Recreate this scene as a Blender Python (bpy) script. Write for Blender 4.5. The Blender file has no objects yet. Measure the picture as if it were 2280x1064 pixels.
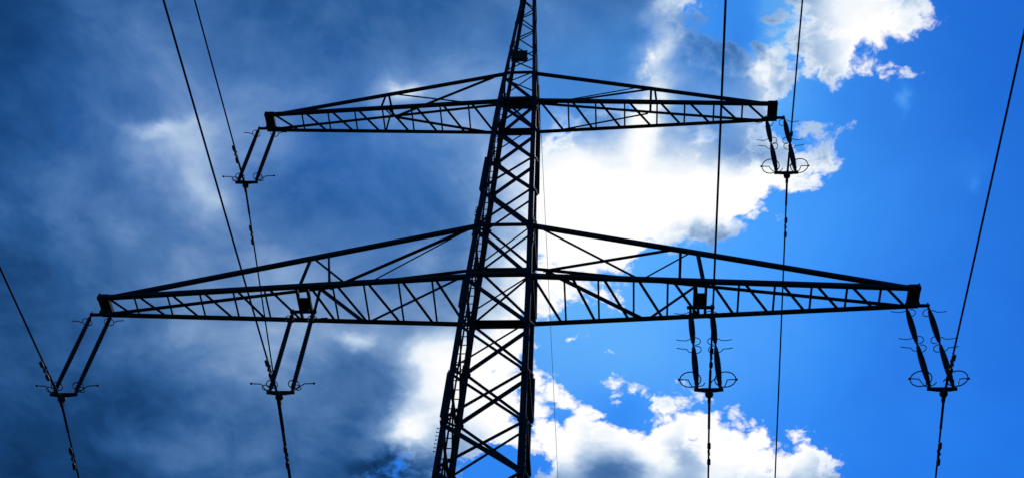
import bpy, bmesh, math, random
from mathutils import Vector, Matrix

random.seed(7)
scene = bpy.context.scene
COL = scene.collection
GZ = 1.6                                   # eye height: the survey levels below are counted from the lens

# ------------------------------------------------------------------ camera
cam_data = bpy.data.cameras.new('camera')
cam_data.sensor_fit = 'HORIZONTAL'
cam_data.sensor_width = 36.0
cam_data.lens = 45.384
cam_data.clip_start = 0.05
cam_data.clip_end = 12000.0
cam = bpy.data.objects.new('camera', cam_data)
COL.objects.link(cam)
yaw, pitch, roll = math.radians(-7.31824), math.radians(52.67348), math.radians(5.12084)
fwd = Vector((math.sin(yaw) * math.cos(pitch), math.cos(yaw) * math.cos(pitch), math.sin(pitch)))
rt0 = Vector((math.cos(yaw), -math.sin(yaw), 0.0))
up0 = rt0.cross(fwd)
rt = rt0 * math.cos(roll) + up0 * math.sin(roll)
up = up0 * math.cos(roll) - rt0 * math.sin(roll)
M = Matrix((rt, up, -fwd)).transposed().to_4x4()
M.translation = Vector((2.45759, -18.07985, GZ))
cam.matrix_world = M
scene.camera = cam

# ------------------------------------------------------------------ sun
SUN_EL, SUN_AZ = math.radians(56.0), math.radians(3.0)      # azimuth clockwise from +Y
sun_data = bpy.data.lights.new('sun', 'SUN')
sun_data.energy = 2.0
sun_data.angle = math.radians(0.5)
sun_data.color = (1.0, 0.96, 0.9)
sun = bpy.data.objects.new('sun', sun_data)
COL.objects.link(sun)
sdir = Vector((math.sin(SUN_AZ) * math.cos(SUN_EL), math.cos(SUN_AZ) * math.cos(SUN_EL), math.sin(SUN_EL)))
sun.rotation_euler = sdir.to_track_quat('Z', 'Y').to_euler()
sun.location = sdir * 80

scene.view_settings.view_transform = 'Standard'
scene.view_settings.look = 'None'
scene.view_settings.exposure = 0.0
scene.view_settings.gamma = 1.0
scene.view_settings.use_curve_mapping = False

# ------------------------------------------------------------------ sky: clear blue air and one cloud layer
# Cloud positions are given on the horizontal cloud layer itself: east and north offsets
# divided by the layer's height above the field.
# Every entry: first row, second row of the map that turns its ellipse into a unit circle, and its strength.
CLOUD_MASSES = [
    ((2.164, 0.5399, 0.6681), (-0.03121, 1.833, -1.338), 0.3097),
    ((8.047, 0.2862, 0.213), (-0.2389, 8.546, -4.516), 0.1018),
    ((7.026, 0.0145, -0.1246), (-0.2103, 10.9, -7.501), 0.08407),
    ((11.25, -3.452, 1.176), (6.757, 17.51, -12.86), 0.05088),
    ((22.37, -10.11, 3.114), (17.83, 31.12, -24.05), 0.02743),
    ((46.6, -30.51, 11.36), (40.71, 45.47, -38), 0.01504),
    ((15.46, -4.128, 3.5), (5.416, 12.34, -9.277), 0.05752),
    ((37.24, 1.52, 1.244), (-0.2032, 15.83, -12.77), 0.02655),
    ((16.86, -0.3157, -0.7614), (-0.3383, 13.63, -7.995), 0.06637),
    ((12.55, -0.4429, -0.8413), (-0.4218, 17.82, -10.82), 0.05752),
    ((53.75, -3.466, -5.674), (-0.7685, 29.79, -16.93), 0.02212),
    ((26.56, -1.375, -2.358), (-0.5379, 22.6, -13.67), 0.0354),
    ((16.26, -1.606, -2.452), (-0.5772, 19.9, -10.13), 0.05752),
    ((33.5, -2.968, -4.602), (-0.8036, 30.29, -16.8), 0.03319),
    ((36.68, -4.032, -6.072), (-1.008, 37.16, -20.2), 0.02655),
    ((45.1, -5.414, -8.067), (-1.286, 43.81, -22.03), 0.02434),
    ((9.205, 0.1343, -0.01111), (0.03103, 10.83, -11.87), 0.08407),
    ((22.99, 0.5281, 0.2263), (-0.00535, 20.27, -21.05), 0.04204),
    ((21.67, -0.361, -0.9198), (-0.01949, 16.08, -16.42), 0.04867),
    ((27.39, -0.9946, -1.873), (-0.005391, 20.42, -21.21), 0.03319),
    ((12.61, -0.3929, -0.7765), (0.02352, 12.57, -13.55), 0.06195),
    ((22.7, -1.128, -1.954), (0.01569, 17.58, -18.64), 0.03982),
    ((20.24, -1.566, -2.481), (0.04654, 15.18, -16.69), 0.04425),
    ((18.21, -1.092, -1.814), (0.06956, 17.95, -20.01), 0.03982),
    ((36.81, 1.387, 1.076), (-0.01987, 23.82, -24.48), 0.01991),
    ((57.58, 1.866, 1.284), (-0.1799, 49.81, -48.66), 0.01504),
    ((116.4, 0.7745, -1.36), (-0.1847, 44.48, -43.01), 0.009735),
    ((11.9, 1.028, 1.113), (-0.01695, 7.271, -7.275), 0.0708),
    ((25.99, 1.582, 1.556), (-0.06723, 13.81, -13.18), 0.04204),
    ((87.69, 4.079, 3.588), (-0.1146, 19.36, -18.09), 0.01593),
    ((150.2, 5.721, 4.476), (-0.2045, 36.7, -34.53), 0.007965),
]
CLOUD_GAPS = [
    ((34.67, -1.724, -2.984), (-1.185, 41.85, -21.85), 0.04425),
    ((20.41, -3.811, 6.909), (11.59, 22.56, -23.14), 0.04425),
    ((35.54, 9.383, -9.703), (-19.91, 38.86, -37.96), 0.02212),
    ((43.01, 1.439, 1.019), (-0.1987, 24.38, -21.78), 0.03097),
]
CLOUD_LIGHT = [
    ((17.2, 4.253, 5.26), (-0.6295, 24.17, -13.62), 0.09),
    ((21.87, 3.867, 4.656), (-0.8579, 35.29, -21.02), 0.1),
    ((34.82, 5.251, 6.216), (-1.08, 43.08, -25.07), 0.08),
    ((25.99, 4.37, 5.234), (-0.8464, 39.94, -26.08), 0.08),
    ((12.03, 2.522, 3.082), (-0.1418, 19.42, -17.65), 0.13),
    ((12.8, 2.571, 3.13), (0.0159, 22.77, -24.06), 0.08),
    ((19.75, 3.321, 3.978), (-0.3781, 28.76, -23.04), 0.12),
    ((18.58, 5.13, 6.389), (-0.5046, 26.94, -18.81), 0.06),
    ((30.97, 3.734, 4.294), (-0.4888, 42.21, -35.04), 0.1),
    ((22.55, 4.087, 4.931), (-0.1688, 30.3, -28.51), 0.06),
    ((30.63, 6.491, 7.938), (-0.2436, 18.97, -15.31), 0.1),
    ((20.61, 1.78, 1.927), (-0.7763, 30.98, -18.02), 0.08),
    ((41.3, -1.968, -3.442), (-1.14, 51.85, -33.1), -0.12),
    ((3.178, 0.6175, 0.7498), (-0.05771, 3.509, -2.598), 0.225),
    ((4.875, 0.112, 0.04799), (-0.09052, 4.117, -2.628), 0.09),
    ((7.369, -0.9217, -1.367), (-0.04957, 2.771, -1.979), 0.45),
    ((10.7, 0.1561, -0.01291), (-0.08467, 12.17, -11.13), 0.45),
    ((25.72, 5.647, 6.925), (-0.6067, 28.45, -18.51), 0.2),
    ((28.37, 5.948, 7.269), (-0.4536, 23.86, -16.54), 0.16),
    ((38.95, 8.767, 10.77), (-2.284, 101.7, -64.02), 0.18),
    ((28.07, 5.578, 6.786), (-0.5463, 31.04, -22.32), 0.14),
    ((44.65, 4.809, 5.433), (-1.669, 67.29, -39.46), 0.34),
    ((29.55, 1.987, 2.017), (-0.3004, 15.14, -10.26), 0.08),
    ((44.81, 4.3, 4.757), (-0.6554, 44.67, -34.54), 0.14),
    ((14.12, 1.825, 2.119), (-0.2961, 32.36, -28.31), 0.12),
    ((75.43, 9.55, 11.06), (-0.5837, 66.95, -59.11), 0.24),
    ((13.16, 2.27, 2.726), (-0.1957, 20.29, -17.57), 0.12),
    ((9.908, 1.451, 1.712), (-0.02058, 12.97, -13.15), 0.1),
    ((22.8, 2.042, 2.228), (-0.0444, 10.69, -10.34), 0.46),
    ((30.69, 3.306, 3.735), (-0.02466, 20.35, -20.78), 0.48),
    ((35.06, 3.326, 3.672), (-0.1917, 26.25, -23.86), 0.22),
    ((25.97, 1.636, 1.628), (-0.04929, 10.13, -9.66), 0.65),
    ((27.81, 1.634, 1.587), (-0.2028, 15.8, -12.75), 0.2),
    ((9.89, 0.02042, -0.1754), (-0.2771, 14.9, -10.45), 0.7),
    ((13.53, -4.248, 1.285), (12.89, 33.08, -24.79), 0.42),
    ((41.33, -0.3449, -1.301), (-0.6468, 28.08, -17.39), 0.48),
    ((18.19, 0.4179, 0.1791), (-0.2239, 15.58, -12.14), 1),
    ((57.26, -0.4779, -1.802), (-0.7228, 26.76, -14.61), 0.42),
    ((52.8, -0.9341, -2.313), (-2.484, 84.99, -42.92), 0.4),
    ((86.01, -5.6, -9.149), (-1.048, 40.62, -23.08), 0.3),
    ((16.67, -1.782, -2.692), (-0.5525, 19.6, -10.27), 0.42),
    ((43.26, -3.921, -6.059), (-1.156, 44.8, -25.46), 0.1),
    ((6.169, -0.1155, -0.2787), (0.004004, 12.85, -13.48), 0.85),
    ((29.27, 1.102, 0.8559), (-0.03789, 16.26, -16.27), 0.6),
    ((20.36, -1.555, -2.468), (0.03483, 15.36, -16.67), 0.3),
    ((23.67, -0.8353, -1.587), (-0.6583, 38.02, -27.54), 0.35),
    ((27.37, -1.192, -2.133), (-0.7341, 34.21, -22.17), 0.1),
    ((16.86, -0.5253, -1.038), (-0.5932, 24.15, -14.28), 0.12),
    ((42.14, -2.527, -4.197), (-0.8525, 35.81, -21.67), 0.1),
    ((34.36, 1.294, 1.005), (-0.3832, 18.31, -12.05), 0.1),
    ((15.84, 0.53, 0.3752), (-0.4193, 15.95, -8.92), 0.05),
    ((28.54, 0.2375, -0.2705), (0.0468, 25.01, -26.95), -0.46),
    ((45.15, -1.033, -2.287), (0.01636, 23.43, -24.75), -0.42),
    ((32.38, 3.591, 4.077), (0.06999, 33.83, -36.59), -0.33),
    ((10.55, 3.22, 4.033), (-0.03831, 2.848, -2.266), -0.1),
    ((16.48, 3.929, 4.847), (-0.2105, 15.65, -12.45), -0.08),
    ((13.39, 2.165, 2.583), (-0.3121, 17.17, -12.17), -0.05),
    ((6.419, 1.601, 1.981), (-0.01131, 9.333, -9.53), -0.04),
    ((8.198, 2.503, 3.135), (-0.3392, 11.56, -5.813), -0.05),
    ((9.757, 1.093, 1.242), (-0.8108, 28.76, -15.07), -0.03),
    ((20.11, 1.737, 1.88), (-0.7748, 34.42, -21.64), 0.08),
]
SKY_VEIL = [
    ((9.441, 0.2168, 0.09294), (-0.07726, 8.6, -7.55), 0.45),
    ((8.54, -0.1953, -0.4325), (-0.1081, 10.5, -8.963), 0.12),
    ((9.464, -1.639, -2.356), (-0.05814, 3.251, -2.321), -0.2),
    ((10.29, -1.762, -2.536), (-0.3905, 14.46, -7.892), -0.1),
    ((18.43, -2.156, -3.223), (-0.05593, 8.036, -7.355), -0.08),
    ((11.64, -0.218, -0.5258), (-0.3258, 20.54, -15.43), 0.1),
    ((38.02, -20.05, 1.203), (33.96, 55.82, -49.03), 0.1),
    ((155, -24.07, -34.93), (-2.751, 142.6, -98.13), 0.2),
    ((211.9, -0.7956, -53.86), (-12.08, 64.76, -36.03), 0.4),
    ((43.77, -2.176, -3.766), (-1.084, 38.79, -20.5), -0.14),
    ((43.86, -3.035, -4.903), (-0.585, 21.1, -11.24), 0.65),
    ((42.2, -2.791, -4.546), (-0.853, 35.84, -21.68), 0.3),
    ((34.62, 0.2159, -0.4236), (-0.09112, 29.72, -29.34), -0.2),
]
CLOUD_THIN = [
    ((9.738, 0.06072, -0.1191), (-0.3318, 12.98, -7.437), 0.42),
    ((19.44, -0.9263, -1.62), (-0.4716, 19.6, -11.77), 0.3),
    ((26.72, 1.007, 0.7814), (-0.281, 13.43, -8.837), 0.4),
    ((7.17, 0.8492, 0.9738), (-0.1519, 7.169, -4.682), 0.22),
    ((5.872, 1.399, 1.727), (-0.1602, 6.877, -4.226), 0.12),
]
MAIN_BANK = [
    ((0.9907, 0.05612, 0.05378), (-0.01883, 1.214, -0.9203), 0.5),
]

world = bpy.data.worlds.new('World')
scene.world = world
world.use_nodes = True
world.cycles.sampling_method = 'MANUAL'
world.cycles.sample_map_resolution = 512
scene.cycles.max_bounces = 4
scene.cycles.diffuse_bounces = 2
nt = world.node_tree
nt.nodes.clear()
N, L = nt.nodes, nt.links


def lin(r, g, b):
    def f(c):
        c /= 255.0
        return c / 12.92 if c <= 0.04045 else ((c + 0.055) / 1.055) ** 2.4
    return (f(r), f(g), f(b))


def put(sock, val):
    if hasattr(val, 'is_output'):
        L.new(val, sock)
    else:
        sock.default_value = val


def mth(op, a, b=None, c=None, clamp=False):
    n = N.new('ShaderNodeMath')
    n.operation = op
    n.use_clamp = clamp
    put(n.inputs[0], a)
    if b is not None:
        put(n.inputs[1], b)
    if c is not None:
        put(n.inputs[2], c)
    return n.outputs[0]


def vec(op, a, b=None, c=None):
    n = N.new('ShaderNodeVectorMath')
    n.operation = op
    put(n.inputs[0], a)
    if b is not None:
        put(n.inputs[1], b)
    if c is not None:
        put(n.inputs[2], c)
    return n.outputs['Value'] if op in ('DOT_PRODUCT', 'LENGTH') else n.outputs['Vector']


def comb(x, y, z):
    n = N.new('ShaderNodeCombineXYZ')
    for i, q in enumerate((x, y, z)):
        put(n.inputs[i], q)
    return n.outputs[0]


def noise(v, scale, detail=6.0, rough=0.55, dist=0.0, out='Fac'):
    n = N.new('ShaderNodeTexNoise')
    n.noise_dimensions = '2D'
    n.inputs['Scale'].default_value = scale
    n.inputs['Detail'].default_value = detail
    n.inputs['Roughness'].default_value = rough
    n.inputs['Distortion'].default_value = dist
    L.new(v, n.inputs['Vector'])
    return n.outputs[out]


def step(x, lo, hi, olo=0.0, ohi=1.0):
    n = N.new('ShaderNodeMapRange')
    n.interpolation_type = 'SMOOTHSTEP'
    put(n.inputs['Value'], x)
    n.inputs['From Min'].default_value = lo
    n.inputs['From Max'].default_value = hi
    n.inputs['To Min'].default_value = olo
    n.inputs['To Max'].default_value = ohi
    return n.outputs['Result']


def mix(f, a, b):
    n = N.new('ShaderNodeMix')
    n.data_type = 'RGBA'
    put(n.inputs['Factor'], f)
    put(n.inputs[6], a)
    put(n.inputs[7], b)
    return n.outputs[2]


geo = N.new('ShaderNodeTexCoord').outputs['Generated']
sep = N.new('ShaderNodeSeparateXYZ')
L.new(geo, sep.inputs[0])
dz = mth('MAXIMUM', sep.outputs[2], 0.08)
lx = mth('DIVIDE', sep.outputs[0], dz)
ly = mth('DIVIDE', sep.outputs[1], dz)
flat = comb(lx, ly, 0.0)


flat1 = comb(lx, ly, 1.0)


def jitter(amp, scale, detail, rough):
    c = noise(flat, scale, detail, rough, out='Color')
    w = vec('MULTIPLY_ADD', c, (amp, amp, 0.0), (-amp * 0.5, -amp * 0.5, 1.0))
    return vec('ADD', flat, w)              # third component becomes 1


def unit(p, rows):
    return comb(vec('DOT_PRODUCT', p, rows[0]), vec('DOT_PRODUCT', p, rows[1]), 0.0)


def union(p, table):
    acc = None
    for a, b, d in table:
        f = mth('MULTIPLY_ADD', vec('LENGTH', unit(p, (a, b))), -d, d)
        acc = f if acc is None else mth('MAXIMUM', acc, f)
    return acc


def humps(p, table):
    acc = 0.0
    for a, b, d in table:
        q = unit(p, (a, b))
        acc = mth('MULTIPLY_ADD', mth('POWER', 2.71828, mth('MULTIPLY', vec('DOT_PRODUCT', q, q), -1.0)), d, acc)
    return acc


p_edge = jitter(0.045, 14.0, 6.0, 0.6)
p_soft = jitter(0.080, 9.0, 5.0, 0.55)
body = mth('MINIMUM', union(p_edge, CLOUD_MASSES), mth('MULTIPLY', union(p_edge, CLOUD_GAPS), -1.0))
# scattered smaller clouds over the rest of the sky, away from the main bank
away = mth('MULTIPLY_ADD', noise(flat, 1.6, 4.0, 0.5), 0.5, -0.27)
away = mth('SUBTRACT', away, humps(flat1, MAIN_BANK))
body = mth('MAXIMUM', body, away)
puff = noise(flat, 22.0, 10.0, 0.60, 0.2)
body = mth('ADD', body, mth('MULTIPLY_ADD', puff, 0.050, -0.025))
vor = N.new('ShaderNodeTexVoronoi')
vor.voronoi_dimensions = '2D'
vor.feature = 'SMOOTH_F1'
vor.inputs['Scale'].default_value = 26.0
vor.inputs['Detail'].default_value = 3.0
vor.inputs['Roughness'].default_value = 0.55
vor.inputs['Lacunarity'].default_value = 2.2
vor.inputs['Smoothness'].default_value = 0.35
L.new(p_edge, vor.inputs['Vector'])
body = mth('ADD', body, mth('MULTIPLY_ADD', vor.outputs['Distance'], -0.036, 0.030))
cover = step(body, -0.004, 0.015)
light = humps(p_soft, CLOUD_LIGHT)
thin = humps(p_soft, CLOUD_THIN)
tex = noise(flat, 6.0, 7.0, 0.55, 0.3)
tex2 = noise(flat, 20.0, 7.0, 0.6, 0.4)
light = mth('ADD', light, mth('MULTIPLY_ADD', tex, 0.50, 0.19 - 0.25))
light = mth('ADD', light, mth('MULTIPLY_ADD', tex2, 0.16, -0.08))
rim = step(body, 0.0, 0.032, 0.20, 0.0)
light = mth('ADD', light, rim)
ramp = N.new('ShaderNodeValToRGB')
cr = ramp.color_ramp
stops = [(0.00, (8, 40, 80)), (0.16, (24, 66, 116)), (0.28, (44, 90, 146)), (0.42, (80, 121, 174)), (0.56, (128, 160, 202)),
         (0.70, (180, 203, 230)), (0.84, (236, 244, 253)), (0.95, (255, 255, 255))]
while len(cr.elements) < len(stops):
    cr.elements.new(0.5)
for e, (pos, c) in zip(cr.elements, stops):
    e.position = pos
    e.color = lin(*c) + (1.0,)
L.new(light, ramp.inputs[0])

sky = N.new('ShaderNodeTexSky')
sky.sky_type = 'NISHITA'
sky.sun_disc = False
sky.sun_elevation = SUN_EL
sky.sun_rotation = SUN_AZ
sky.air_density = 1.0
sky.dust_density = 0.3
sky.ozone_density = 3.0
hs = N.new('ShaderNodeHueSaturation')
hs.inputs['Saturation'].default_value = 1.45
hs.inputs['Value'].default_value = 1.0
L.new(sky.outputs[0], hs.inputs['Color'])
SKY_STRENGTH = 0.10
blue = vec('MULTIPLY', hs.outputs[0], (0.17, 0.82, 1.50))
veil = mth('ADD', humps(p_soft, SKY_VEIL), mth('MULTIPLY_ADD', tex, 0.26, -0.13))
g = 1.0 / SKY_STRENGTH
haze_c = tuple(q * g for q in lin(120, 195, 250)) + (1.0,)
deep_c = tuple(q * g for q in lin(20, 92, 205)) + (1.0,)
blue = mix(mth('MAXIMUM', veil, 0.0, clamp=True), blue, haze_c)
blue = mix(mth('MULTIPLY', mth('MINIMUM', veil, 0.0), -2.0, clamp=True), blue, deep_c)
cloud = vec('SCALE', ramp.outputs[0])
cloud.node.inputs['Scale'].default_value = g
cover = mth('MULTIPLY', cover, mth('SUBTRACT', 1.0, mth('MULTIPLY', thin, step(light, 0.85, 0.5)), clamp=True))
out_c = mix(cover, blue, cloud)
out_c = mix(step(sep.outputs[2], -0.02, 0.05), tuple(q * g for q in (0.03, 0.04, 0.03)) + (1.0,), out_c)
bg = N.new('ShaderNodeBackground')
bg.inputs['Strength'].default_value = SKY_STRENGTH
L.new(out_c, bg.inputs['Color'])
wo = N.new('ShaderNodeOutputWorld')
L.new(bg.outputs[0], wo.inputs['Surface'])


# ------------------------------------------------------------------ materials
def material(name, base, var=0.3, rough=0.6, metal=0.0, scale=9.0, bump=0.0, spec=0.15):
    m = bpy.data.materials.new(name)
    m.use_nodes = True
    t = m.node_tree
    b = t.nodes['Principled BSDF']
    tc = t.nodes.new('ShaderNodeTexCoord')
    nz = t.nodes.new('ShaderNodeTexNoise')
    nz.inputs['Scale'].default_value = scale
    nz.inputs['Detail'].default_value = 8
    nz.inputs['Roughness'].default_value = 0.65
    t.links.new(tc.outputs['Object'], nz.inputs['Vector'])
    r = t.nodes.new('ShaderNodeValToRGB')
    r.color_ramp.elements[0].position = 0.3
    r.color_ramp.elements[1].position = 0.7
    r.color_ramp.elements[0].color = tuple(c * (1 - var) for c in base) + (1,)
    r.color_ramp.elements[1].color = tuple(c * (1 + var) for c in base) + (1,)
    t.links.new(nz.outputs['Fac'], r.inputs[0])
    t.links.new(r.outputs[0], b.inputs['Base Color'])
    b.inputs['Roughness'].default_value = rough
    b.inputs['Metallic'].default_value = metal
    b.inputs['Specular IOR Level'].default_value = spec
    if bump:
        bp = t.nodes.new('ShaderNodeBump')
        bp.inputs['Strength'].default_value = bump
        bp.inputs['Distance'].default_value = 0.01
        t.links.new(nz.outputs['Fac'], bp.inputs['Height'])
        t.links.new(bp.outputs[0], b.inputs['Normal'])
    return m


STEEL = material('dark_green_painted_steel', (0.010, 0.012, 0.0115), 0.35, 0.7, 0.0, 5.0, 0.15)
GALV = material('weathered_fitting_steel', (0.013, 0.013, 0.0135), 0.3, 0.65, 0.0, 20.0)
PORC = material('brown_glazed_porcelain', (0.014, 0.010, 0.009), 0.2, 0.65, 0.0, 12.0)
ALU = material('weathered_conductor', (0.013, 0.013, 0.0135), 0.25, 0.9, 0.0, 30.0, 0.0, 0.05)
PLATE = material('sign_back', (0.02, 0.02, 0.02), 0.2, 0.7, 0.0, 8.0)
GRASS = material('meadow', (0.045, 0.075, 0.022), 0.5, 0.95, 0.0, 0.35, 0.5)
CONC = material('footing_concrete', (0.30, 0.29, 0.27), 0.2, 0.9, 0.0, 4.0, 0.3)


# ------------------------------------------------------------------ mesh helper
class Shape:
    def __init__(self):
        self.v, self.f, self.smooth = [], [], []

    def add(self, verts, faces, smooth=False):
        o = len(self.v)
        self.v += [tuple(q) for q in verts]
        self.f += [tuple(i + o for i in f) for f in faces]
        self.smooth += [smooth] * len(faces)

    def prism(self, A, B, poly, u, v):
        n = len(poly)
        pa = [A + u * p + v * q for p, q in poly]
        pb = [B + u * p + v * q for p, q in poly]
        faces = [(i, (i + 1) % n, (i + 1) % n + n, i + n) for i in range(n)]
        self.add(pa + pb, faces + [tuple(range(n))[::-1], tuple(range(n, 2 * n))])
        return self

    def angle(self, A, B, a, u, v, t=None, b=None):
        """equal angle profile, corner on the line A-B, flanges along u and v"""
        A, B = Vector(A), Vector(B)
        d = (B - A).normalized()
        u = Vector(u)
        u = (u - d * u.dot(d)).normalized()
        v = Vector(v)
        v = v - d * v.dot(d)
        v = (v - u * v.dot(u)).normalized()
        t = t or max(0.006, a * 0.1)
        b = b or a
        self.prism(A, B, [(0, 0), (a, 0), (a, t), (t, t), (t, b), (0, b)], u, v)
        return self

    def bar(self, A, B, w, h, u):
        A, B = Vector(A), Vector(B)
        d = (B - A).normalized()
        u = Vector(u)
        u = (u - d * u.dot(d)).normalized()
        v = d.cross(u)
        self.prism(A, B, [(-w / 2, -h / 2), (w / 2, -h / 2), (w / 2, h / 2), (-w / 2, h / 2)], u, v)
        return self

    def box(self, c, sx, sy, sz):
        c = Vector(c)
        self.bar(c - Vector((0, 0, sz / 2)), c + Vector((0, 0, sz / 2)), sx, sy, (1, 0, 0))
        return self

    def tube(self, pts, r, n=8, closed=False):
        pts = [Vector(p) for p in pts]
        m = len(pts)
        rr = r if isinstance(r, (list, tuple)) else [r] * m
        rings = []
        ref = None
        for i, p in enumerate(pts):
            if closed:
                d = pts[(i + 1) % m] - pts[i - 1]
            else:
                d = pts[min(i + 1, m - 1)] - pts[max(i - 1, 0)]
            d.normalize()
            if ref is None:
                ref = Vector((0, 0, 1)) if abs(d.z) < 0.9 else Vector((1, 0, 0))
            ref = (ref - d * ref.dot(d)).normalized()
            w = d.cross(ref)
            rings.append([p + (ref * math.cos(k * 2 * math.pi / n) + w * math.sin(k * 2 * math.pi / n)) * rr[i] for k in range(n)])
        verts = [q for g_ in rings for q in g_]
        faces = []
        for i in range(m if closed else m - 1):
            a, b = i * n, ((i + 1) % m) * n
            faces += [(a + k, a + (k + 1) % n, b + (k + 1) % n, b + k) for k in range(n)]
        self.add(verts, faces, True)
        if not closed:
            self.add(rings[0], [tuple(range(n))[::-1]])
            self.add(rings[-1], [tuple(range(n))])
        return self

    def turned(self, c, prof, n=12):
        """lathe about a vertical axis through c; prof = [(radius, z)]"""
        c = Vector(c)
        return self.tube([c + Vector((0, 0, z)) for r, z in prof], [r for r, z in prof], n)

    def ball(self, c, r, n=10, sx=1, sy=1, sz=1):
        c = Vector(c)
        verts, faces = [], []
        for i in range(1, n):
            a = math.pi * i / n
            for k in range(n):
                b = 2 * math.pi * k / n
                verts.append(c + Vector((sx * math.sin(a) * math.cos(b), sy * math.sin(a) * math.sin(b), sz * math.cos(a))) * r)
        for i in range(n - 2):
            for k in range(n):
                faces.append((i * n + k, i * n + (k + 1) % n, (i + 1) * n + (k + 1) % n, (i + 1) * n + k))
        t, b_ = len(verts), len(verts) + 1
        verts += [c + Vector((0, 0, r * sz)), c - Vector((0, 0, r * sz))]
        faces += [(t, (k + 1) % n, k) for k in range(n)] + [(b_, (n - 2) * n + k, (n - 2) * n + (k + 1) % n) for k in range(n)]
        self.add(verts, faces, True)
        return self

    def build(self, name, mat, parent=None, loc=(0, 0, 0), kind=None):
        me = bpy.data.meshes.new(name)
        off = Vector(loc)
        me.from_pydata([Vector(q) - off for q in self.v], [], self.f)
        me.update()
        me.polygons.foreach_set('use_smooth', self.smooth)
        bm = bmesh.new()
        bm.from_mesh(me)
        bmesh.ops.recalc_face_normals(bm, faces=bm.faces)
        bm.to_mesh(me)
        bm.free()
        me.materials.append(mat)
        o = bpy.data.objects.new(name, me)
        COL.objects.link(o)
        if parent is not None:
            o.parent = parent
        else:
            o.location = off
        if kind:
            o['kind'] = kind
        return o


def tag(o, label, cat, group=None):
    o['label'] = label
    o['category'] = cat
    if group:
        o['group'] = group
    return o


def root(name, loc):
    o = bpy.data.objects.new(name, None)
    o.empty_display_size = 0.5
    COL.objects.link(o)
    o.location = loc
    return o


def V(*a):
    return Vector(a)


# ------------------------------------------------------------------ ground
bm = bmesh.new()
R0, rings, seg = 3.0, 26, 48
prev = None
for i in range(rings):
    rad = 0.0 if i == 0 else R0 * (1.36 ** i)
    row = []
    for k in range(seg):
        a = 2 * math.pi * k / seg
        h = 0.0 if rad < 40 else 0.012 * rad ** 0.7 * math.sin(a * 3 + rad * 0.004) * math.sin(a * 2 + 1.0) - 0.02
        row.append(bm.verts.new((rad * math.cos(a), rad * math.sin(a), h)) if i else None)
    if i == 0:
        c0 = bm.verts.new((0, 0, 0))
    elif i == 1:
        for k in range(seg):
            bm.faces.new((c0, row[k], row[(k + 1) % seg]))
    else:
        for k in range(seg):
            bm.faces.new((prev[k], row[k], row[(k + 1) % seg], prev[(k + 1) % seg]))
    prev = row
me = bpy.data.meshes.new('ground')
bm.to_mesh(me)
bm.free()
me.materials.append(GRASS)
ground = bpy.data.objects.new('ground', me)
COL.objects.link(ground)
ground['kind'] = 'structure'

# ------------------------------------------------------------------ the pylon
# heights above the lens, half widths of the square shaft
PROF = [(-1.6, 1.10), (17.23, 0.754), (21.69, 0.673), (23.53, 0.623), (29.30, 0.475), (30.80, 0.410), (35.71, 0.194), (38.75, 0.060)]


def hw(z):
    z -= GZ
    for (za, wa), (zb, wb) in zip(PROF, PROF[1:]):
        if z <= zb:
            return wa + (wb - wa) * (z - za) / (zb - za)
    return PROF[-1][1]


def corner(sx, sy, z, inset=0.0):
    w = hw(z) - inset
    return V(sx * w, sy * w, z)


Z = lambda q: q + GZ
tower = root('transmission_tower', (0, 0, 0))
tag(tower, 'tall dark steel lattice pylon with two pairs of cross arms carrying the lines', 'pylon')

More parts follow.
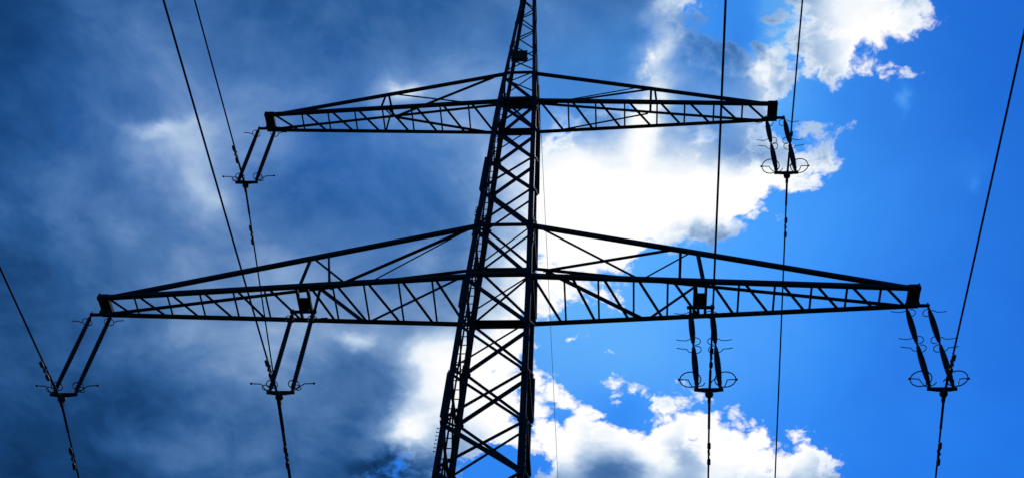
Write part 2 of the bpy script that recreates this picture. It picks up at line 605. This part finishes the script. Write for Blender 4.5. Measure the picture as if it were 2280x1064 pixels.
NODES = [15.94, 17.23, 18.64, 20.13, 21.69, 23.53, 25.10, 26.49, 27.90, 29.30, 30.75]
NODES = [14.6] + NODES
LEG_A = 0.122
for sx, sy in ((-1, -1), (1, -1), (-1, 1), (1, 1)):
    s = Shape()
    for (za, wa), (zb, wb) in zip(PROF, PROF[1:]):
        a = LEG_A if zb < 30.9 else (0.095 if zb < 36 else 0.08)
        e = 0.045 if zb < 30.9 else 0.03
        if za >= 36 - 0.3:
            e = 0.02
        zt = zb if zb < 38 else 38.7
        A, B = V(sx * (wa + e), sy * (wa + e), Z(za)), V(sx * (hw(Z(zt)) + e), sy * (hw(Z(zt)) + e), Z(zt) - 0.004)
        s.angle(A, B, a, (-sx, 0, 0), (0, -sy, 0), 0.016)
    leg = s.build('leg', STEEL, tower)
    # bolted splice plates on the outer faces
    spl = {(-1, -1): [(18.55, 17.3, 0.035), (21.55, 20.6, 0.04), (26.45, 25.0, 0.045), (24.3, 23.2, 0.0)],
           (1, 1): [(20.0, 18.75, 0.05), (23.3, 21.9, 0.05), (25.3, 23.62, 0.05), (29.25, 26.55, 0.06), (31.6, 29.4, 0.05)],
           (1, -1): [(17.4, 16.0, 0.0), (23.9, 22.9, 0.0), (29.6, 28.9, 0.0)],
           (-1, 1): [(20.3, 19.7, 0.0), (25.6, 24.9, 0.0), (29.8, 28.8, 0.0)]}[(sx, sy)]
    for zh, zl, ex in spl:
        p = Shape()
        wh, wl = hw(Z(zh)) + 0.045, hw(Z(zl)) + 0.045
        a = 0.115 + ex
        o = 0.012
        # a plate against each outer flange, reaching ex past the corner
        A = V(sx * (wl + ex), sy * (wl + o), Z(zl))
        B = V(sx * (wh + ex), sy * (wh + o), Z(zh))
        p.prism(A, B, [(0, -0.008), (a, -0.008), (a, 0.008), (0, 0.008)], V(-sx, 0, 0), V(0, sy, 0))
        A = V(sx * (wl + o), sy * (wl - 0.002), Z(zl))
        B = V(sx * (wh + o), sy * (wh - 0.002), Z(zh))
        p.prism(A, B, [(0, -0.008), (0.11, -0.008), (0.11, 0.008), (0, 0.008)], V(0, -sy, 0), V(sx, 0, 0))
        nb = max(3, int((zh - zl) / 0.17))
        for i in range(nb):
            t = (i + 0.5) / nb
            c = V(sx * (wl + (wh - wl) * t), sy * (wl + (wh - wl) * t), Z(zl + (zh - zl) * t))
            p.tube([c + V(-sx * 0.06, sy * 0.018, 0), c + V(-sx * 0.06, sy * 0.045, 0)], 0.016, 6)
            p.tube([c + V(sx * 0.018, -sy * 0.07, 0), c + V(sx * 0.045, -sy * 0.07, 0)], 0.016, 6)
        p.build('splice_plate', STEEL, leg)
    if sx == -1 and sy == -1:
        for zc, nb in ((16.45, 7), (24.05, 4)):
            for i in range(nb):
                z = Z(zc + i * 0.1)
                c = V(-(hw(z) + 0.06), -(hw(z)), z)
                q = Shape().tube([c, c + V(-0.045, 0, 0)], 0.008, 6)
                q.tube([c + V(-0.03, 0, 0), c + V(-0.047, 0, 0)], 0.013, 6)
                q.build('bolt', STEEL, leg)

FACES = [((-1, -1), (1, -1)), ((-1, 1), (1, 1)), ((-1, -1), (-1, 1)), ((1, -1), (1, 1))]


def face_normal(f):
    (ax, ay), (bx, by) = f
    return V((ax + bx) / 2, (ay + by) / 2, 0)


def diag(f, za, zb, a, off, name, flip=False, inset=0.0):
    """one brace of a face, from its first leg at za to its second leg at zb"""
    (ax, ay), (bx, by) = f
    n = face_normal(f)
    A = corner(ax, ay, za, inset) + n * off
    B = corner(bx, by, zb, inset) + n * off
    d = (B - A).normalized()
    u = n.cross(d).normalized()
    if u.z < 0:
        u = -u
    s = Shape().angle(A - u * a * 0.5, B - u * a * 0.5, a, u, -n if off <= 0 else n, max(0.006, a * 0.1), a * 0.8)
    return s


THICK, THIN = 0.072, 0.040
low = Shape()
for i, (za, zb) in enumerate(zip(NODES, NODES[1:])):
    za, zb = Z(za), Z(zb)
    for k, f in enumerate(FACES):
        near_thin = za in (Z(26.49), Z(18.64 + 1.49), Z(21.69))
        if k == 0:
            t2 = THIN if round(za - GZ, 2) in (20.13, 18.64, 23.53, 26.49, 21.69, 29.3) else THICK
            if round(za - GZ, 2) in (18.64, 23.53):
                t2 = THIN if round(za - GZ, 2) == 18.64 else THICK
        else:
            t2 = THIN if round(za - GZ, 2) in (18.64 - 1.41, 25.10, 15.94, 21.69, 23.53) else THICK
        t1 = THICK
        if k == 0 and round(za - GZ, 2) in (18.64,):
            t1 = 0.045
            t2 = 0.045
        if k == 0 and round(za - GZ, 2) == 17.23:
            t1, t2 = 0.045, THICK
        if k == 1 and round(za - GZ, 2) in (15.94, 17.23):
            t1 = 0.05 if round(za - GZ, 2) == 15.94 else THICK
        if k > 1:
            t1 = t2 = 0.045
        g_ = 0.05
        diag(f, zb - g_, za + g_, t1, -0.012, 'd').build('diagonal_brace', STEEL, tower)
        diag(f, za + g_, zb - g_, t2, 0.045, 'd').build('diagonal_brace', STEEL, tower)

# lower part of the shaft, under the picture's edge
low = Shape()
zz = [-1.0, 2.2, 5.0, 7.6, 10.1, 12.4, 14.6]
for za, zb in zip(zz, zz[1:]):
    for f in FACES:
        for a_, b_, o_ in ((zb - 0.05, za + 0.05, 0.06), (za + 0.05, zb - 0.05, -0.004)):
            q = diag(f, Z(a_), Z(b_), 0.075, o_, 'd')
            low.add(q.v, q.f)
low.build('base_lattice', STEEL, tower, kind='stuff')
for sx, sy in ((-1, -1), (1, -1), (-1, 1), (1, 1)):
    Shape().turned((sx * 1.14, sy * 1.14, 0), [(0.42, -0.6), (0.42, 0.22), (0.30, 0.32)], 16).build('footing', CONC, tower)

# single lacing of the peak: heights of successive joints, alternating between the two legs of a face
peak_near = [30.25, 30.97, 31.75, 32.6, 33.38, 34.2, 34.98, 35.72, 36.45, 37.1, 37.7, 38.25]
peak_far = [31.25, 31.85, 32.39, 32.95, 33.51, 34.2, 34.67, 35.35, 35.71, 36.4, 36.9, 37.5, 38.1]
for k, f in enumerate(FACES):
    seq = peak_near if k != 1 else peak_far
    for i, (za, zb) in enumerate(zip(seq, seq[1:])):
        if k != 1 and i == 0:
            continue
        ff = (f[1], f[0]) if i % 2 == 0 else f
        diag(ff, Z(za) + 0.02, Z(zb) - 0.02, 0.045 if k == 0 else 0.030, 0.03, 'd').build('lacing_bar', STEEL, tower)
Shape().box((0, 0, Z(38.76)), 0.20, 0.20, 0.05).box((0, 0, Z(38.88)), 0.05, 0.12, 0.2).build('peak_cap', STEEL, tower)


def strut(f, z, a, name='horizontal_strut', off=0.078, b=None):
    (ax, ay), (bx, by) = f
    n = face_normal(f)
    A = corner(ax, ay, Z(z)) + n * off
    B = corner(bx, by, Z(z)) + n * off
    Shape().angle(A, B, a, (0, 0, -1) if n.y > 0 else (0, 0, 1), -n, 0.012, b).build(name, STEEL, tower)


NEAR, FAR, LEFT, RIGHT = FACES
strut(NEAR, 21.69, 0.10)
strut(FAR, 21.72, 0.12, b=0.16)
strut(NEAR, 23.53, 0.06)
strut(FAR, 23.60, 0.075, b=0.10)
strut(NEAR, 29.30, 0.10, b=0.12)
strut(FAR, 29.34, 0.12, b=0.16)
strut(NEAR, 30.80, 0.06)
strut(FAR, 30.58, 0.10, b=0.16)
for z in (17.23, 18.64, 21.69, 23.53, 29.30, 30.80):
    strut(LEFT, z, 0.06)
    strut(RIGHT, z, 0.06)

# gusset plates where the braces meet the legs
for f in (NEAR, FAR):
    n = face_normal(f)
    for z in NODES[1:]:
        for (sx, sy), sg in ((f[0], 1), (f[1], -1)):
            c = corner(sx, sy, Z(z)) + n * 0.064 + V(sg * 0.05, 0, 0)
            h = 0.13 if z not in (21.69, 29.30, 23.53) else 0.28
            Shape().prism(c + V(0, -0.004, 0), c + V(0, 0.004, 0), [(-0.06, -h), (0.05, -h * 0.4), (0.07, 0), (0.05, h * 0.4), (-0.06, h)] if sg > 0 else [(0.06, -h), (-0.05, -h * 0.4), (-0.07, 0), (-0.05, h * 0.4), (0.06, h)], V(1, 0, 0), V(0, 0, 1)).build('gusset_plate', STEEL, tower)

# sign plate on the near face of the peak
zc = Z(31.72)
Shape().bar(V(-0.28, -hw(zc) - 0.10, zc), V(0.17, -hw(zc) - 0.10, zc), 0.36, 0.012, (0, -0.55, 1)).bar(V(-0.30, -hw(zc) - 0.07, zc - 0.05), V(0.19, -hw(zc) - 0.07, zc - 0.1), 0.04, 0.03, (0, 0, 1)).build('sign_plate', PLATE, tower)

# ladder on the left side with a fall-arrest rail
lad = Shape()
zs = [0.3 + i * 0.5 for i in range(int((30.7 + GZ) / 0.5))]
for s_ in (-0.16, 0.16):
    lad.tube([V(-hw(z) + s_, 0.0, z) for z in zs], 0.016, 6)
ladder = lad.build('ladder', STEEL, tower)
Shape().tube([V(-hw(z) - 0.02, -0.05, z) for z in zs], 0.02, 6).build('safety_rail', STEEL, ladder)
rung_z = [z_ * 0.27 + 0.5 for z_ in range(130)]
vis = [z for z in rung_z if z > Z(15.2)]
for z in vis:
    if z < Z(30.4):
        Shape().tube([V(-hw(z) - 0.17, 0, z), V(-hw(z) + 0.17, 0, z)], 0.012, 6).build('rung', STEEL, ladder)
lr = Shape()
for z in rung_z:
    if z <= Z(15.2):
        lr.tube([V(-hw(z) - 0.17, 0, z), V(-hw(z) + 0.17, 0, z)], 0.012, 6)
lr.build('lower_rungs', STEEL, ladder, kind='stuff')


# ------------------------------------------------------------------ cross arms
def lerp(a, b, t):
    return a + (b - a) * t


def arm(s, z0, w0, Lx, p, zt, ztf, wt, tie_n, tie_f, st, droop, ch_n, ch_f, tie_a, mids, lower):
    """s: -1 or 1 side; chords at level z0 from the shaft to the tip at s*Lx; ties from zt down to the chords"""
    z0, zt, ztf = Z(z0), Z(zt), Z(ztf)

    def chord(x, n):                      # point on near (n=-1) or far (n=1) chord at |x|
        t = (x - w0) / (Lx - w0)
        return V(s * x, n * lerp(w0, p, t), z0 - droop * t)

    def tie(x, n):                        # point on the tie above it
        xe = tie_n if n < 0 else tie_f
        e = chord(xe, n)
        a = V(s * wt, n * wt, zt if n < 0 else ztf)
        t = (x - wt) / (xe - wt)
        return a.lerp(e, t) + V(0, 0, 0.05)

    m = Shape()
    m.angle(chord(w0 - 0.02, -1) + V(0, -0.05, -0.05), chord(Lx, -1) + V(0, -0.05, -0.05), ch_n, (0, 1, 0), (0, 0, 1), 0.012)
    m.angle(chord(w0 - 0.02, 1) + V(0, 0.05, -0.05), chord(Lx, 1) + V(0, 0.05, -0.05), ch_f, (0, -1, 0), (0, 0, 1), 0.012)
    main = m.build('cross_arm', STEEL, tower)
    for n in (-1, 1):
        xe = tie_n if n < 0 else tie_f
        A = tie(wt - 0.05, n)
        B = tie(xe + 0.25, n)
        Shape().angle(A + V(0, n * 0.03, -0.03), B + V(0, n * 0.03, -0.03), tie_a, (0, -n, 0), (0, 0, 1), 0.010, tie_a * (1.0 if n < 0 else 0.7)).build('tie_rod', STEEL, main)
    # floor of the arm: cross bars and diagonals
    for i, x in enumerate(st['bars']):
        A, B = chord(x, -1), chord(x + st.get('skew', 0.0), 1)
        Shape().angle(A + V(0, -0.03, -0.035), B + V(0, 0.03, -0.035), 0.042, (1, 0, 0), (0, 0, 1), 0.006).build('cross_bar', STEEL, main)
    for a, b in st['diag']:
        A, B = chord(a, -1), chord(b, 1)
        d = Shape().angle(A + V(0, -0.03, -0.022), B + V(0, 0.03, -0.022), 0.062, (1, 0, 0), (0, 0, 1), 0.006)
        d.build('floor_brace', STEEL, main)
    # bracing between chords and ties
    for kind, xa, na, kb, xb, nb, a in mids:
        A = chord(xa, na) if kind == 'c' else tie(xa, na)
        B = chord(xb, nb) if kb == 'c' else tie(xb, nb)
        o = V(0, 0.5 * (na + nb) * 0.035, 0)
        Shape().angle(A + o, B + o, a, (1, 0, 0), (0, 1, 0.3), 0.007).build('arm_brace', STEEL, main)
    # tip plate
    c = V(s * (Lx - 0.13), 0, z0 - droop)
    tp = Shape()
    tp.bar(c + V(0, -p - 0.06, 0.02), c + V(0, p + 0.06, 0.02), 0.24, 0.10, (1, 0, 0))
    tp.bar(c + V(s * 0.115, -p - 0.03, 0.06), c + V(s * 0.115, p + 0.03, 0.06), 0.03, 0.16, (1, 0, 0))
    tp.bar(c + V(0, 0.05, 0.0), c + V(0, 0.05, -0.26), 0.22, 0.03, (1, 0, 0))
    tp.build('tip_plate', STEEL, main)
    br = Shape().bar(V(s * (Lx - 0.42), 0.05, z0 - droop - 0.24), V(s * (Lx + 0.17), 0.05, z0 - droop - 0.24), 0.05, 0.06, (0, 0, 1))
    br.build('hanger_bar', STEEL, main)
    if lower:
        for x in (4.22, 4.46):
            A, B = chord(x, -1), chord(x, 1)
            Shape().bar(A + V(0, 0, -0.03), B + V(0, 0, -0.03), 0.055, 0.08, (1, 0, 0)).build('hanger_beam', STEEL, main)
        d_ = droop * 4.34 / Lx
        hp = Shape().bar(V(s * 4.34, -0.14, z0 - d_ - 0.03), V(s * 4.34, 0.13, z0 - d_ - 0.03), 0.26, 0.10, (1, 0, 0))
        hp.bar(V(s * 4.34, 0.05, z0 - d_), V(s * 4.34, 0.05, z0 - d_ - 0.25), 0.20, 0.03, (1, 0, 0))
        hp.build('hanger_plate', STEEL, main)
        Shape().bar(V(s * 4.05, 0.05, z0 - d_ - 0.24), V(s * 4.64, 0.05, z0 - d_ - 0.24), 0.05, 0.06, (0, 0, 1)).build('hanger_bar', STEEL, main)
    return main


# stations measured along each arm (metres from the shaft's axis)
LLb = [8.17, 7.41, 6.67, 5.91, 5.2, 3.67, 2.98, 2.21, 1.47]
LLd = [(8.82, 8.30), (8.12, 7.56), (7.36, 6.82), (6.62, 6.06), (5.86, 5.32), (5.14, 4.52), (4.20, 3.76), (3.62, 3.04), (2.92, 2.30), (2.16, 1.56), (1.42, 0.86)]
arm(-1, 21.69, 0.673, 9.0, 0.231, 23.53, 23.53, 0.623, 8.42, 8.68, {'bars': LLb, 'diag': LLd}, 0.08, 0.095, 0.130, 0.092,
    [('t', 4.35, -1, 'c', 4.42, -1, 0.08), ('t', 3.95, -1, 'c', 3.75, -1, 0.05), ('t', 4.3, -1, 'c', 3.40, -1, 0.035), ('t', 0.66, -1, 'c', 2.80, -1, 0.035),
     ('t', 0.85, -1, 't', 4.05, 1, 0.075), ('t', 4.30, 1, 'c', 4.30, 1, 0.07), ('t', 4.25, 1, 'c', 3.12, 1, 0.065), ('c', 3.05, 1, 't', 0.85, 1, 0.065),
     ('t', 3.95, -1, 't', 4.05, 1, 0.04)], True)
LRb = [1.40, 2.13, 2.89, 3.62, 5.14, 5.90, 6.68, 7.43, 8.14]
LRd = [(0.70, 1.30), (1.55, 2.04), (2.22, 2.78), (2.96, 3.52), (3.70, 4.30), (4.52, 5.06), (5.22, 5.80), (6.02, 6.58), (6.74, 7.30), (7.48, 8.02), (8.20, 8.70)]
arm(1, 21.69, 0.673, 9.0, 0.231, 23.53, 23.53, 0.623, 8.48, 8.44, {'bars': LRb, 'diag': LRd}, 0.0, 0.095, 0.130, 0.092,
    [('t', 4.30, -1, 'c', 4.36, -1, 0.08), ('t', 3.94, -1, 't', 3.94, 1, 0.06), ('t', 4.22, -1, 'c', 3.10, -1, 0.04), ('t', 0.70, -1, 'c', 2.98, -1, 0.035),
     ('t', 0.85, 1, 't', 3.75, -1, 0.07), ('t', 4.30, 1, 'c', 4.30, 1, 0.06), ('t', 4.28, 1, 'c', 3.18, 1, 0.065), ('c', 3.12, 1, 't', 0.90, 1, 0.065)], True)
ULb = [5.81, 5.10, 4.37, 3.62, 2.84, 2.07, 1.31]
ULd = [(6.62, 5.98), (5.76, 5.22), (5.04, 4.50), (4.32, 3.78), (3.50, 2.98), (2.76, 2.22), (2.02, 1.48), (1.26, 0.68)]
arm(-1, 29.30, 0.475, 6.817, 0.224, 30.80, 30.59, 0.410, 6.23, 6.51, {'bars': ULb, 'diag': ULd}, 0.04, 0.092, 0.105, 0.078,
    [('t', 3.62, -1, 'c', 3.66, -1, 0.06), ('t', 3.56, -1, 't', 3.50, 1, 0.06), ('c', 3.55, -1, 't', 3.50, 1, 0.03), ('t', 3.60, 1, 'c', 3.62, 1, 0.05), ('t', 0.72, -1, 't', 3.45, 1, 0.07),
     ('t', 3.50, -1, 'c', 1.35, -1, 0.03), ('t', 3.44, 1, 'c', 0.75, 1, 0.05)], False)
URb = [1.33, 2.05, 2.81, 3.66, 4.38, 5.14, 5.88]
URd = [(0.55, 1.18), (1.40, 1.96), (2.12, 2.70), (2.88, 3.50), (3.70, 4.28), (4.46, 5.04), (5.22, 5.80), (5.96, 6.50)]
arm(1, 29.30, 0.475, 6.817, 0.224, 30.80, 30.59, 0.410, 6.27, 6.01, {'bars': URb, 'diag': URd}, 0.0, 0.092, 0.105, 0.078,
    [('t', 3.62, -1, 'c', 3.64, -1, 0.05), ('t', 3.52, -1, 't', 3.50, 1, 0.06), ('t', 3.50, -1, 't', 0.60, 1, 0.055), ('t', 3.30, -1, 'c', 1.25, -1, 0.03),
     ('t', 3.46, 1, 'c', 0.75, 1, 0.055)], False)

# ------------------------------------------------------------------ suspension insulator sets
ROD, LINK = 2.25, 0.407


def arc(c, r, a0, a1, n=28, sy=1.0):
    return [V(c.x + r * math.cos(math.radians(a0 + (a1 - a0) * i / n)), c.y + sy * r * math.sin(math.radians(a0 + (a1 - a0) * i / n)), c.z) for i in range(n + 1)]


def sheds(top, bot, r, taper):
    n = 26 if top - bot > 1.5 else 15
    pr = []
    Lr = top - bot
    for i in range(n):
        t0 = i / n
        t = (i + 0.5) / n
        rr = r * (1 - taper * abs(2 * t - 1) ** 2.2)
        pr += [(rr * 0.72, top - Lr * t0), (rr, top - Lr * (t0 + 0.55 / n)), (rr * 0.98, top - Lr * (t0 + 0.72 / n))]
    pr.append((r * 0.6 * (1 - taper), bot))
    return pr


def insulator_set(x, z0, kind, label, out):
    """x: middle of the set; out: +1 when the outer side is +x"""
    z0 = Z(z0)
    y = 0.05
    r0 = root('insulator_set', (x, y, z0 - 0.24))
    tag(r0, label, 'insulator', 'hanging insulator sets of the cross arms')
    zt, zb = -LINK + 0.24, -LINK + 0.24 - ROD
    for s in (-1, 1):
        cx = s * 0.229
        o = s                                        # horns point away from the other string
        if kind == 'long':
            st = Shape().turned((cx, 0, 0), [(0.028, 0.03), (0.028, zt + 0.02)], 8)
            st.turned((cx, 0, 0), [(0.04, zt + 0.06), (0.05, zt), (0.045, zt - 0.05)], 12)
            st.turned((cx, 0, 0), sheds(zt - 0.05, zb + 0.08, 0.055, 0.12), 14)
            st.turned((cx, 0, 0), [(0.045, zb + 0.09), (0.05, zb + 0.03), (0.03, zb - 0.02), (0.022, zb - 0.13)], 12)
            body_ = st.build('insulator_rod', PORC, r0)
            Shape().tube(arc(V(cx + o * 0.02, 0, zt - 0.08), 0.105, 0, 345), 0.010, 6).build('arcing_ring', GALV, body_)
            Shape().tube([V(cx + o * 0.115, 0, zt - 0.07), V(cx + o * 0.16, -0.01, zt - 0.10), V(cx + o * 0.22, -0.02, zt - 0.07), V(cx + o * 0.36, -0.02, zt - 0.06)], 0.011, 6).build('arcing_horn', GALV, body_)
            Shape().tube(arc(V(cx - o * 0.0, 0, zb + 0.12), 0.115, 0, 350), 0.011, 6).build('arcing_ring', GALV, body_)
            h = Shape().tube([V(cx + o * 0.02, -0.02, zb - 0.10), V(cx + o * 0.10, -0.03, zb - 0.06), V(cx + o * 0.17, -0.03, zb + 0.04), V(cx + o * 0.23, -0.03, zb + 0.10), V(cx + o * 0.42, -0.03, zb + 0.11)], 0.011, 6)
            h.tube(arc(V(cx + o * 0.10, -0.02, zb + 0.0), 0.075, 0, 340), 0.010, 6)
            h.ball(V(cx + o * 0.43, -0.03, zb + 0.11), 0.026)
            h.build('arcing_horn', GALV, body_)
        else:
            zm = (zt + zb) / 2 + 0.08
            st = Shape().turned((cx, 0, 0), [(0.028, 0.03), (0.028, zt + 0.02)], 8)
            st.turned((cx, 0, 0), sheds(zt, zm + 0.08, 0.068, 0.42), 14)
            st.turned((cx, 0, 0), [(0.034, zm + 0.09), (0.022, zm + 0.03), (0.022, zm - 0.03), (0.034, zm - 0.09)], 10)
            st.turned((cx, 0, 0), sheds(zm - 0.08, zb + 0.05, 0.068, 0.42), 14)
            st.turned((cx, 0, 0), [(0.045, zb + 0.06), (0.04, zb + 0.02), (0.022, zb - 0.13)], 10)
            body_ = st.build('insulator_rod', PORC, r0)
            for zq, a in ((zt - 0.07, 1), (zm + 0.12, 1), (zm - 0.14, -1)):
                ring_c = V(cx - o * 0.055, 0, zq)
                a0 = 0 if o < 0 else 180
                Shape().tube(arc(ring_c, 0.10, a0 - 110, a0 + 130), 0.009, 6).build('arcing_ring', GALV, body_)
                Shape().tube([V(cx + o * 0.03, -0.08 * a, zq), V(cx + o * 0.10, -0.05 * a, zq - 0.01), V(cx + o * 0.15, 0.0, zq + 0.02), V(cx + o * 0.20, 0.01, zq + 0.035), V(cx + o * 0.27, 0.0, zq + 0.03), V(cx + o * 0.35, -0.01, zq + 0.045)], 0.009, 6).build('arcing_horn', GALV, body_)
            rc = V(cx + o * 0.12, 0, zb + 0.17)
            Shape().tube(arc(rc, 0.21, 0, 360)[:-1], 0.012, 6, True).build('grading_ring', GALV, body_)
            Shape().tube(arc(V(cx - o * 0.06, 0, zb + 0.08), 0.10, 180 if o > 0 else 0, 360 if o > 0 else 180), 0.010, 6).build('arcing_ring', GALV, body_)
            h = Shape().tube([V(cx + o * 0.02, 0, zb - 0.06), V(cx + o * 0.09, 0, zb - 0.04), V(cx + o * 0.13, 0, zb + 0.06), V(cx + o * 0.16, 0, zb + 0.16), V(cx + o * 0.26, 0, zb + 0.17), V(cx + o * 0.345, 0, zb + 0.17)], 0.011, 6)
            h.ball(V(cx + o * 0.345, 0, zb + 0.17), 0.028)
            h.build('arcing_horn', GALV, body_)
        # shackle and ball link under the hanger bar
        Shape().tube([V(cx, -0.035, 0.0), V(cx, -0.035, 0.05), V(cx, 0.035, 0.05), V(cx, 0.035, 0.0)], 0.014, 6).build('shackle', GALV, r0)
    zy = zb - 0.14
    yk = Shape().prism(V(0, -0.010, zy), V(0, 0.010, zy), [(-0.29, 0.035), (0.29, 0.035), (0.29, -0.02), (0.10, -0.055), (-0.10, -0.055), (-0.29, -0.02)], V(1, 0, 0), V(0, 0, 1))
    yk.bar(V(-0.29, 0, zy + 0.015), V(0.29, 0, zy + 0.015), 0.035, 0.07, (0, 0, 1))
    yk.build('yoke_plate', GALV, r0)
    zc = zb - 0.28 + 0.0
    cl = Shape().tube([V(0, 0, zy - 0.04), V(0, 0, zc + 0.03)], 0.022, 8)
    cl.ball(V(0, 0, zc + 0.02), 0.085, 10, 1, 1.0, 0.9)
    cl.bar(V(0, -0.16, zc - 0.02), V(0, 0.16, zc - 0.035), 0.06, 0.075, (1, 0, 0))
    cl.tube([V(-0.06, 0, zc + 0.03), V(0.06, 0, zc + 0.03)], 0.02, 8)
    cl.build('suspension_clamp', GALV, r0)
    return z0 - 0.24 + zc - 0.03


XO, XM, XU = 8.906, 4.347, 6.738
SETS = [(-XO, 21.69 - 0.08, 'long', 'pair of slim straight insulator rods hanging from the tip of the lower left cross arm', -1),
        (-XM, 21.69 - 0.04, 'long', 'pair of slim straight insulator rods hanging from the middle of the lower left cross arm', -1),
        (XM, 21.69, 'spindle', 'pair of two-piece tapered insulators hanging from the middle of the lower right cross arm', 1),
        (XO, 21.69, 'spindle', 'pair of two-piece tapered insulators hanging from the tip of the lower right cross arm', 1),
        (-XU, 29.30 - 0.04, 'long', 'pair of slim straight insulator rods hanging from the tip of the upper left cross arm', -1),
        (XU, 29.30, 'spindle', 'pair of two-piece tapered insulators hanging from the tip of the upper right cross arm', 1)]
clamp_z = [insulator_set(*a) for a in SETS]

# ------------------------------------------------------------------ conductors
WIRES = ['leftmost power line, clamped under the tip of the lower left cross arm',
         'power line clamped under the middle of the lower left cross arm',
         'power line clamped under the middle of the lower right cross arm',
         'rightmost power line, clamped under the tip of the lower right cross arm',
         'power line clamped under the tip of the upper left cross arm',
         'power line clamped under the tip of the upper right cross arm']
# distance of the vibration dampers from the clamp, near span and far span
DAMP = [(0.99, 1.34), (0.96, 1.34), (1.19, 1.28), (0.97, 1.28), (1.08, 1.27), (1.18, 1.28)]
NEAR_S, FAR_S, NEAR_AZ, FAR_AZ = 0.08, 0.22, math.radians(-0.75), math.radians(0.5)
for (x, z0, kind, lb, out), zc, wl, (dn, df) in zip(SETS, clamp_z, WIRES, DAMP):
    def P(y):
        if y < 0:
            q = -y
            return V(x + math.tan(NEAR_AZ) * q, 0.05 - q, zc - NEAR_S * q + NEAR_S / 400 * q * q)
        return V(x + math.tan(FAR_AZ) * y, 0.05 + y, zc - FAR_S * y + FAR_S / 400 * y * y)
    ys = sorted(set([-q for q in (260, 220, 180, 150, 120, 95, 75, 60, 48, 38, 30, 24, 19, 15, 12, 9, 7, 5, 3.5, 2, 1, 0.4)] + [0, 0.4, 1, 2, 3.5, 5, 7, 9, 12, 15, 19, 24, 30, 38, 48, 60, 75, 95, 120, 150, 180, 220, 260]))
    w = Shape().tube([P(y) for y in ys], 0.019, 8)
    w.tube([P(-0.75), P(-0.4), P(0), P(0.4), P(0.75)], 0.026, 8)          # armour rods at the clamp
    wire = w.build('power_line', ALU, None, P(0))
    tag(wire, wl, 'power line', 'conductors strung through the pylon')
    for yd in (-dn, df):
        c = P(yd) - P(0)
        t = (P(yd + 0.1) - P(yd - 0.1)).normalized()
        dn_ = V(0, 0, -1)
        dn_ = (dn_ - t * dn_.dot(t)).normalized()
        b = c + dn_ * 0.085
        d = Shape()
        d.bar(c - dn_ * 0.03, b + dn_ * 0.02, 0.05, 0.045, t)
        d.tube([b - t * 0.24, b + t * 0.24], 0.010, 6)
        d.tube([b - t * 0.27, b - t * 0.25, b - t * 0.14, b - t * 0.10], [0.022, 0.036, 0.036, 0.018], 8)
        d.tube([b + t * 0.10, b + t * 0.14, b + t * 0.25, b + t * 0.27], [0.018, 0.036, 0.036, 0.022], 8)
        o = d.build('vibration_damper', GALV, wire)

zp = Z(38.9)


def PE(y):
    q = abs(y)
    return V(0, y, zp - 0.03 * q + 0.03 / 400 * q * q)


ew = Shape().tube([PE(y) for y in (-260, -200, -150, -110, -80, -55, -38, -25, -15, -8, -3, 0, 3, 8, 15, 25, 38, 55, 80, 110, 150, 200, 260)], 0.009, 6)
tag(ew.build('earth_wire', ALU, None, PE(0)), 'very thin faint earth wire running from the pylon peak, just right of the shaft', 'earth wire')
